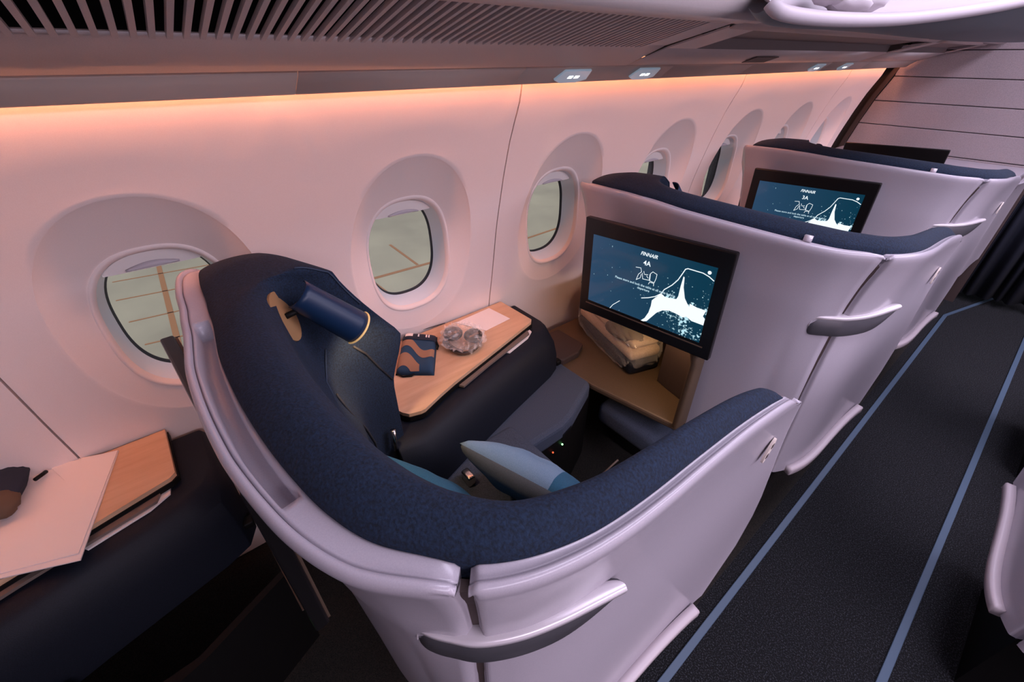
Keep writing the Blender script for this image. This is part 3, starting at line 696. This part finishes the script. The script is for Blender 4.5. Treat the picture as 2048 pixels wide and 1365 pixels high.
def monitor(root, off, num, lit=True, local_only=False):
    e = ob('monitor', MESH['m_body'], root, bevel=.004)
    ctr = MON_T + Vector((0, off, 0))
    e.matrix_basis = Matrix(((mx.x, my.x, mn.x, ctr.x), (mx.y, my.y, mn.y, ctr.y), (mx.z, my.z, mn.z, ctr.z), (0, 0, 0, 1)))
    e['label'] = 'black framed seatback screen'
    ob('back_cover', MESH['m_back'], e)
    if num: ob('screen', MESH['m_screen'], e)
    ob('ledge', MESH['m_ledge'], e)
    ob('swing_arm', MB().box(.10, .16, -.05, .05, -.05, -.026).mesh('swing_arm', 'black'), e)
    if num:
        def tx(key, fx, fy, nm): ob(nm, MESH['x_' + key], e, loc=((fx - .5) * SW, (.5 - fy) * SH, .0004))
        ob('picture_line', MESH['m_line'], e); ob('picture_streak', MESH['m_streak'], e); ob('picture_shape', MESH['m_blob'], e); ob('moon', MESH['m_dot'], e); ob('seat_drawing', MESH['m_icon'], e)
        tx('logo', .503, .095, 'lettering'); tx(num, .498, .215, 'lettering'); tx('l1', .50, .513, 'lettering'); tx('l2', .50, .56, 'lettering')
    return e
def add(root, name, key, label=None, **kw):
    o = ob(name, MESH[key], root, **kw)
    if label: o['label'] = label
    return o
def lamp(root, glow=False):
    c = Vector((-.7535, .0945, 1.113)); n = Vector((.36, .88, .29)).normalized()
    u = Vector((0, 0, 1)); u = (u - n * u.dot(n)).normalized(); v = n.cross(u)
    L = ob('reading_lamp', disc(c, u, v, n, .047, .047, .006, 'lamp_base', 'ochre'), root); L['label'] = 'navy reading lamp shade on a brass disc'
    e0 = c + n * .004; e1 = Vector((-.765, .150, 1.105))
    ob('lamp_arm', MB().tube([e0, lerp(e0, e1, .5) + Vector((0, 0, .006)), e1], .0055, 8).mesh('lamp_arm', 'black', True), L)
    # half-round shade
    a = Vector((-.762, .128, 1.146)); b = Vector((-.752, .215, 1.046))
    ax = (b - a); ln = ax.length; ax.normalize(); up = Vector((.6, -.3, .7)); up = (up - ax * up.dot(ax)).normalized(); sd = ax.cross(up)
    rows = []
    for i in range(13):
        f = i / 12; p = lerp(a, b, f); r = lerp(.028, .034, f)
        rows.append([p + (up * math.cos(q) + sd * math.sin(q)) * r for q in [lerp(-1.55, 1.55, k / 20) for k in range(21)]])
    sh = ob('lamp_shade', MB().grid(rows).mesh('lamp_shade', 'lamp', True), L, solid=.003)
    ob('lamp_rim', MB().tube(rows[-1], .0022, 8).mesh('lamp_rim', 'lampin', True), L)
    if glow: lt = light('lamp_bulb', 'SPOT', tuple(lerp(a, b, .8)), 3.5, (1, .66, .36), spot_size=1.9, spot_blend=.7, shadow_soft_size=.015); lt.rotation_euler = Vector((.05, .35, -.93)).to_track_quat('-Z', 'Y').to_euler(); lt.parent = root
    return L
def seam_tube(path, r=.0016, mt='seam'):
    return MB().tube([padsurf(t, u) + Vector((.0008, .0006, .0008)) for t, u in path], r, 6).mesh('seam', mt, True)
def line3(pts, r, mt, off=(.0012, .0012, .0006)): return MB().tube([Vector(p) + Vector(off) for p in pts], r, 6).mesh('seam', mt, True)
SEAMS = [seam_tube([(3.75, .70 + .035 * k) for k in range(14)]), line3([(-.790, .153, .998), (-.760, .138, .976), (-.723, .125, .970), (-.70, .128, .93)], .0014, 'seam'),
         line3([(-.8165, .215, .965), (-.818, .238, .934), (-.821, .262, .882), (-.828, .290, .826)], .0028, 'gap'), line3([(-.728, .137, .929), (-.724, .152, .872), (-.733, .176, .804), (-.742, .190, .74), (-.75, .195, .66)], .0028, 'gap')]
def seat(n, label, detail=2, mirror=False, yoff=None):
    r = thing('business_class_seat', label, 'airplane seat', (0, 0, 0))
    y = n * PITCH if yoff is None else yoff
    add(r, 'back_shell', 'back'); add(r, 'aisle_panel', 'aisle'); add(r, 'joint_liner', 'liner')
    nch = bool(detail and n)                        # seats whose base holds a foot niche for the seat behind
    w = add(r, 'wing_cushion', 'pad_niche' if nch else 'pad')
    h = add(r, 'handle', 'handle', label='curved grey grab handle'); add(h, 'handle_rim', 'rim')
    add(r, 'bumper_rail', 'bumper')
    bd = add(r, 'badge', 'badge'); add(bd, 'badge_mark', 'badge_mark')
    add(r, 'seat_cushion', 'cushion_niche' if nch else 'cushion', bevel=.025, seg=4); add(r, 'seat_front', 'front'); add(r, 'seat_base', 'base')
    if detail:
        cs = add(r, 'console', 'console_niche' if nch else 'console', bevel=.02, seg=4); tt = add(cs, 'table_top', 'table', label='pale oak side table'); add(cs, 'table_edge', 'table_edge')
        add(cs, 'tray', 'tray'); add(cs, 'side_pocket', 'pocket')
        add(r, 'footwell_side', 'side')
        if n > -1: add(r, 'chaise_pad', 'chaise', bevel=.018, seg=3)
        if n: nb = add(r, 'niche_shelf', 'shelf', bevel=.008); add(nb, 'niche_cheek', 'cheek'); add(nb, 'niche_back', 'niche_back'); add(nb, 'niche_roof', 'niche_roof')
        if n: add(r, 'ottoman', 'ottoman', bevel=.03, seg=4)
        add(r, 'footwell_back', 'ottoman_back')
        add(r, 'stowage_lid', 'lid', bevel=.006); b = add(r, 'buckle', 'buckle', bevel=.004); add(b, 'buckle_tag', 'buckle_tag', bevel=.003)
        for s_ in SEAMS: ob('seam', s_, w)
        lamp(r, n == 0)
        ob('recline_lever', MB().tube([(-.803, .258, .690), (-.800, .252, .625)], .0075, 10).mesh('recline_lever', 'steel', True), r)
        if n in (1, 2): ob('seat_clip', rbox(-.319, -.302, .008, .016, 1.136, 1.150, 'trim', 'seat_clip'), r)
        for z_, k_, xx in ((.22, 'led_g', -.713), (.20, 'led_r', -.708)):
            pass
    if mirror: r.scale = (-1, 1, 1); r.location = (.22, y, 0)
    else: r.location = (0, y, 0)
    return r
s4 = seat(0, 'lilac business seat with navy cushioned wings, pillows and a reading lamp')
s3 = seat(1, 'lilac business seat whose back carries the screen reading 4A')
s2 = seat(2, 'lilac business seat whose back carries the screen reading 3A')
s5 = seat(-1, 'business seat whose side table holds white papers')
bpy.context.view_layer.update()
monitor(s3, -PITCH, '4A'); monitor(s2, -PITCH, '3A'); monitor(s4, -PITCH, None)
for r in (s3,):
    pass
seat(None, 'lilac centre seat across the aisle strips, with a pink bumper rail', 0, True, 1.09)
seat(None, 'lilac centre seat farther forward across the aisle', 0, True, 2.226)
# small lamps in the footwells
def led(p, k, lab):
    tag(ob('indicator_light', MB().add([(p[0] + .0035 * math.sin(a) * math.cos(b), p[1] + .0035 * math.sin(a) * math.sin(b), p[2] + .0035 * math.cos(a)) for a in [math.pi * i / 6 for i in range(7)] for b in [2 * math.pi * j / 8 for j in range(8)]], [(i * 8 + j, i * 8 + (j + 1) % 8, (i + 1) * 8 + (j + 1) % 8, (i + 1) * 8 + j) for i in range(6) for j in range(8)]).mesh('led', k, True)), lab, 'indicator light')
led((-.697, .80, .355), 'led_g', 'green indicator dot in the footwell before the pillows'); led((-.697, .755, .345), 'led_r', 'red indicator dot in the footwell before the pillows')
led((-.62, -.24, .30), 'led_g', 'green indicator dot in the dark footwell under the near shell')
light('niche_lamp', 'POINT', (-.60, 1.16, .74), 1.6, (1.0, .62, .32), shadow_soft_size=.03)

# ---- front partition before the bulkhead, with its own screen
fp = thing('front_partition', 'pale front partition with a grey handle below the cloth bulkhead', 'partition', (0, 3 * PITCH, 0))
def lowered(me, dz):  # a lower copy of the same panel
    me = me.copy()
    for v in me.vertices:
        if v.co.z > .80: v.co.z = .80 + (v.co.z - .80) * (1 - dz / .35)
    return me
ob('back_shell', lowered(MESH['back'], .20), fp); ob('aisle_panel', lowered(MESH['aisle'], .20), fp); ob('joint_liner', lowered(MESH['liner'], .20), fp)
h = ob('handle', lowered(MESH['handle'], .06), fp); ob('handle_rim', lowered(MESH['rim'], .06), h)
ob('ledge', MB().prism([(-1.16, -.0), (-.25, .06), (-.16, .20), (-.14, .80), (-1.16, .80)], .90, .925).mesh('partition_ledge', 'shell'), fp, bevel=.006)
bpy.context.view_layer.update()
monitor(fp, -PITCH, None)
# ---- curtain and dark seat beyond the aisle's end
mb = MB(); rows = []
for z in (.06, .8, 1.6, 2.1): rows.append([(-.10 + .42 * i / 60, 4.30 + .03 * math.sin(i * .62 + 1.2 * math.sin(i * .23)) + .015 * math.sin(i * .31) + .002 * i, z) for i in range(61)])
tag(ob('aisle_curtain', mb.grid(rows).mesh('aisle_curtain', 'curtain', True), solid=.004), 'dark navy curtain hanging in folds at the front of the aisle', 'curtain')
cb = thing('galley_cabinet', 'dark grey cabinet base beyond the curtain', 'cabinet', (.2, 5.3, 0))
part('body', MB().box(-.05, 1.0, 5.35, 5.9, .03, 1.9).mesh('cabinet_body', 'curtain'), cb, bevel=.01); part('kick_plate', MB().box(-.05, 1.0, 5.33, 5.345, .05, .14).mesh('kick_plate', 'taupe'), cb)

# ================================================================== LOOSE THINGS
def pillow(cx, cy, cz, w, h, T, ang, lean, mats, lab, split=None):
    n = 20; rows = {1: [], -1: []}
    for s_ in (1, -1):
        for i in range(n + 1):
            v = -1 + 2 * i / n; r = []
            for j in range(n + 1):
                u = -1 + 2 * j / n
                pu = u * (1 - .09 * (1 - v * v) ** 1 * 0 - .07 * (1 - (v) ** 2)); pv = v * (1 - .08 * (1 - u * u))
                th = T * ((1 - u ** 2) * (1 - v ** 2)) ** .42 * s_
                th += .006 * noise.noise(Vector((u * 2.3 + cx * 9, v * 2.1, s_ * 3)))* (1 - u * u) * (1 - v * v) * 2
                r.append((pu * w / 2, th, pv * h / 2))
            rows[s_].append(r)
    mb = MB()
    if len(mats) > 2: mb.grid([r[:n - 4] for r in rows[1]], mi=0); mb.grid([r[n - 5:] for r in rows[1]], mi=2)
    else: mb.grid(rows[1], mi=0)
    mb.grid(rows[-1], mi=1, flip=True)
    me = mb.mesh('pillow', mats, True)
    o = tag(ob('pillow', me, None, loc=(cx, cy, cz), rot=(lean, 0, ang)), lab, 'pillow', 'pillows on the near seat')
    return o
pillow(-.51, .495, .588, .33, .35, .06, math.radians(18), math.radians(36), ['sky_cloth', 'grey_cloth', 'petrol'], 'pale blue and grey pillow standing on the near seat')
pillow(-.568, .290, .602, .34, .34, .04, math.radians(15), math.radians(28), ['petrol', 'pouch_n'], 'petrol blue pillow leaning on the near seat back')
# seat belt buckle
tag(ob('seat_belt_buckle', rbox(-.728, -.684, .402, .427, .454, .492, 'steel', 'belt_buckle'), bevel=.006), 'polished metal seat belt buckle between the two pillows', 'buckle')
# amenity pouch: wavy two-tone bag with a navy band
def P3(px, py, z):
    r = R_ * (px - 1024) + D_ * (py - 682.5) + V_ * 853.33
    return CAMP + r * ((z - CAMP.z) / r.z)
def pouch():
    z = TABZ
    c0 = P3(806, 668, z + .018); c1 = P3(874, 668, z + .018); c2 = P3(868, 746, z + .012); c3 = P3(790, 746, z + .012)
    root = thing('amenity_pouch', 'blue and tan wave-patterned pouch with a navy band on the table', 'pouch', (c0 + c2) / 2 - Vector((0, 0, .015)))
    def pt(u, v, h): 
        p = lerp(lerp(c0, c1, u), lerp(c3, c2, u), v); return (p.x, p.y, TABZ + .001 + h)
    n = 18
    def hh(u, v): return .028 * ((1 - (2 * u - 1) ** 6) * (1 - (2 * v - 1) ** 6)) ** .5 * (1 + .12 * math.sin(5 * u + 3 * v))
    mb = MB(); mb.grid([[pt(i / n, j / n, hh(i / n, j / n)) for i in range(n + 1)] for j in range(n + 1)]); mb.grid([[pt(i / n, j / n, 0) for i in range(n + 1)] for j in range(n + 1)], flip=True)
    part('bag', mb.mesh('bag', 'pouch_b', True), root)
    def patch(lo, hi, ua, ub, nm, mt, lift=.0012):
        k = 26; rows = []
        for q in range(7):
            rows.append([pt(lerp(ua, ub, i / k), lerp(lo(lerp(ua, ub, i / k)), hi(lerp(ua, ub, i / k)), q / 6), hh(lerp(ua, ub, i / k), lerp(lo(lerp(ua, ub, i / k)), hi(lerp(ua, ub, i / k)), q / 6)) + lift) for i in range(k + 1)])
        part(nm, MB().grid(rows).mesh(nm, mt, True), root)
    wv = lambda u, b: b + .30 * u + .085 * math.sin(2 * math.pi * u * 1.25 + 2.6)
    patch(lambda u: max(.27, wv(u, .24)), lambda u: max(.275, wv(u, .44)), .03, .97, 'tan_wave', 'tan')
    patch(lambda u: min(.97, wv(u, .62)), lambda u: min(.98, wv(u, .86) + .05), .02, .62, 'tan_wave', 'tan')
    patch(lambda u: .0, lambda u: .26, .0, 1.0, 'band', 'pouch_n', .003)
    patch(lambda u: .10, lambda u: .20, .12, .34, 'label', 'paper', .006)
    for ua, ub in ((.48, .52), (.70, .74), (.77, .81)): patch(lambda u: .11, lambda u: .20, ua, ub, 'print', 'paper', .006)
    part('zip_pull', MB().tube([pt(1.0, .2, .012), pt(1.05, .28, .006), pt(1.03, .36, .004)], .003, 6).mesh('zip_pull', 'black', True), root)
    part('cord', MB().tube([pt(.06, 1.0, .006), pt(.2, 1.045, .003), pt(.42, 1.03, .003), pt(.5, 1.0, .006)], .0028, 6).mesh('cord', 'black', True), root)
pouch()
# card on the table
def sheet(name, px, z, mt, lab, cat, th=.0012, group=None, sag=None):
    pts = [P3(x, y, z) for x, y in px]
    mb = MB().prism([(p.x, p.y) for p in pts], z, z + th)
    return tag(ob(name, mb.mesh(name, mt)), lab, cat, group)
sheet('menu_card', [(978, 617), (1020, 638), (972, 662), (912, 646)], TABZ + .001, 'paper', 'white card lying flat on the oak table', 'card')
tag(ob('table_slot_mark', MB().add([tuple(P3(x, y, TABZ + .0006)) for x, y in ((846, 659), (890, 646), (890.5, 647.2), (846.5, 660.2))], [(0, 1, 2, 3)]).mesh('slot_mark', 'gap')), 'thin dark slot line in the oak table', 'slot')
# headphones in crumpled film
def blob(c, rx, ry, rz, amp, fr, seg=28, seed=0, zmin=None):
    rows = []
    for i in range(seg // 2 + 1):
        ph = math.pi * i / (seg // 2); r = []
        for j in range(seg):
            a = 2 * math.pi * j / seg; d = Vector((math.sin(ph) * math.cos(a), math.sin(ph) * math.sin(a), math.cos(ph)))
            k = 1 + amp * noise.noise(d * fr + Vector((seed, seed * 2, 0))) + amp * .6 * noise.noise(d * fr * 2.7 + Vector((seed, 0, 5)))
            z = c[2] + d.z * rz * k
            r.append((c[0] + d.x * rx * k, c[1] + d.y * ry * k, max(z, zmin) if zmin is not None else z))
        rows.append(r)
    return rows
hc = P3(925, 684, TABZ + .012)
hp = thing('headphones', 'silver-brown headphones wrapped in crumpled clear film on the table', 'headphones', (hc.x, hc.y, TABZ))
for dx, dy, rr in ((-.030, -.018, .034), (.024, .030, .032)):
    part('ear_cup', MB().grid(blob((hc.x + dx, hc.y + dy, TABZ + .038), rr, rr, .022, .06, 2, seed=dx * 50), closed_u=True).mesh('ear_cup', 'phones', True), hp)
part('headband', MB().tube([(hc.x + .062 * math.cos(a), hc.y + .058 * math.sin(a), TABZ + .0155 + .006 * math.sin(3 * a)) for a in [lerp(-2.9, 1.6, k / 28) for k in range(29)]], .010, 10).mesh('headband', 'phones', True), hp)
part('film_wrap', MB().grid(blob((hc.x, hc.y, TABZ + .034), .074, .068, .034, .34, 6.5, 52, 3, TABZ + .002), closed_u=True).mesh('film_wrap', 'plastic'), hp)
# papers and pouch on the rear table
def psheet(name, px, z, mt, lab, th):
    return sheet(name, px, z, mt, lab, 'paper', th)
psheet('paper_sheet', [(238, 903), (162, 1122), (-90, 1180), (-80, 965)], TABZ + .001, 'paper', 'lower white sheet on the rear side table', .0025)
psheet('paper_sheet', [(236, 902), (158, 1108), (-60, 1165), (0, 1115), (130, 962), (100, 935)], TABZ + .0045, 'paper', 'upper white sheet folded over the sheet below on the rear table', .002)
bc = P3(20, 985, TABZ + .02)
rp = thing('amenity_pouch', 'dark navy pouch with a brown end lying on the white papers', 'pouch', (bc.x, bc.y, TABZ + .007))
part('bag', MB().grid(blob((P3(30, 985, TABZ + .02).x - .03, P3(30, 985, TABZ + .02).y - .025, TABZ + .034), .11, .05, .028, .14, 2.2, 32, 9, TABZ + .008), closed_u=True).mesh('bag', 'pouch_n', True), rp)
part('brown_end', MB().grid(blob((P3(8, 1018, TABZ + .02).x, P3(8, 1018, TABZ + .02).y, TABZ + .034), .04, .032, .024, .12, 2.2, 24, 4, TABZ + .008), closed_u=True).mesh('brown_end', 'slipper', True), rp)
zp = P3(92, 944, TABZ + .012); part('zip_pull', MB().tube([P3(70, 960, TABZ + .02), P3(84, 950, TABZ + .016), zp], .0045, 8).mesh('zip_pull', 'black', True), rp)
# bedding bundle in a film bag on the niche shelf of the seat ahead
SZ = .434
bb = thing('bedding_bundle', 'folded beige bedding with brown slippers in a clear bag below the 4A screen', 'bedding', (-.90, 1.32, SZ))
def slab(cx, cy, z0, z1, w, d, ang, nm, mt):
    mb = MB().box(-w / 2, w / 2, -d / 2, d / 2, 0, z1 - z0); o = part(nm, mb.mesh(nm, mt, True), bb, bevel=min(.02, (z1 - z0) * .48), seg=4); o.location = (cx, cy, z0); o.rotation_euler = (0, 0, ang); return o
slab(-.917, 1.335, SZ - .001, SZ + .06, .42, .15, -.30, 'quilt', 'navy_dark'); slab(-.92, 1.337, SZ + .058, SZ + .105, .41, .145, -.30, 'blanket', 'blanket'); slab(-.92, 1.342, SZ + .103, SZ + .14, .38, .135, -.30, 'blanket', 'blanket')
part('slipper', MB().grid(blob((-1.02, 1.36, SZ + .158), .058, .045, .022, .05, 2, 24, 2), closed_u=True).mesh('slipper', 'slipper', True), bb)
part('slipper', MB().grid(blob((-.84, 1.275, SZ + .130), .095, .05, .026, .08, 2, 24, 6), closed_u=True).mesh('slipper', 'slipper', True), bb)
def sq(v, h): return math.copysign(h * min(1.04, abs(v / h) ** .5), v)     # a boxy bag around the folded stack
fr_ = [[(sq(x, .222), sq(y, .092), min(sq(z, .098), .104)) for x, y, z in r] for r in blob((0, 0, 0), .222, .092, .098, .13, 5, 60, 11, -.087)]
fr_ = [[(x, y, max(z, -.087)) for x, y, z in r] for r in fr_]
ca, sa = math.cos(-.30), math.sin(-.30)
part('film_bag', MB().grid([[(-.92 + p[0] * ca - p[1] * sa, 1.335 + p[0] * sa + p[1] * ca, SZ + .088 + p[2]) for p in r] for r in fr_], closed_u=True).mesh('film_bag', 'plastic'), bb)
# cable in the footwell
tag(ob('cable', MB().tube([(-.60, 1.02, .20), (-.63, .98, .12), (-.60, .97, .03), (-.58, .92, .010), (-.5, .85, .010)], .004, 6).mesh('cable', 'taupe', True)), 'thin beige cable hanging into the footwell', 'cable')

# ================================================================== OUTSIDE
GZ = -5.0
ap = struct(ob('apron_ground', MB().box(-120, 20, -60, 120, GZ - .2, GZ).mesh('apron', 'apron')))
def gp(px, py):
    r = R_ * (px - 1024) + D_ * (py - 682.5) + V_ * 853.33; return CAMP + r * ((GZ - CAMP.z) / r.z)
def gline(pa, pb, w, mt, nm='painted_line', ext=0.0):
    a, b = gp(*pa), gp(*pb); d = (b - a); a -= d * ext; b += d * ext; d.normalize(); n = Vector((-d.y, d.x, 0)) * w
    ob(nm, MB().prism([(a + n).xy[:], (a - n).xy[:], (b - n).xy[:], (b + n).xy[:]], GZ, GZ + .01).mesh(nm, mt), ap)
gline((313, 515), (360, 700), .075, 'orange', ext=.3)
for a, b in (((225, 565), (420, 530)), ((232, 602), (420, 565)), ((258, 645), (420, 608)), ((290, 690), (420, 660))): gline(a, b, .03, 'orange', 'slab_joint')
gline((738, 560), (865, 525), .08, 'orange'); gline((740, 560), (800, 605), .05, 'orange'); gline((780, 490), (835, 530), .05, 'orange', 'slab_joint'); gline((1045, 480), (1120, 455), .06, 'orange', 'slab_joint')
# small aisle spots shining onto the carpet from the ceiling
light('aisle_spot', 'SPOT', (.75, 1.35, 2.1), 9, (1, .88, .7), rot=(math.radians(6), math.radians(20), 0), spot_size=.15, spot_blend=.6, shadow_soft_size=.02)
light('aisle_spot', 'SPOT', (.85, 3.1, 2.1), 9, (1, .88, .7), rot=(math.radians(2), math.radians(18.5), 0), spot_size=.13, spot_blend=.6, shadow_soft_size=.02)
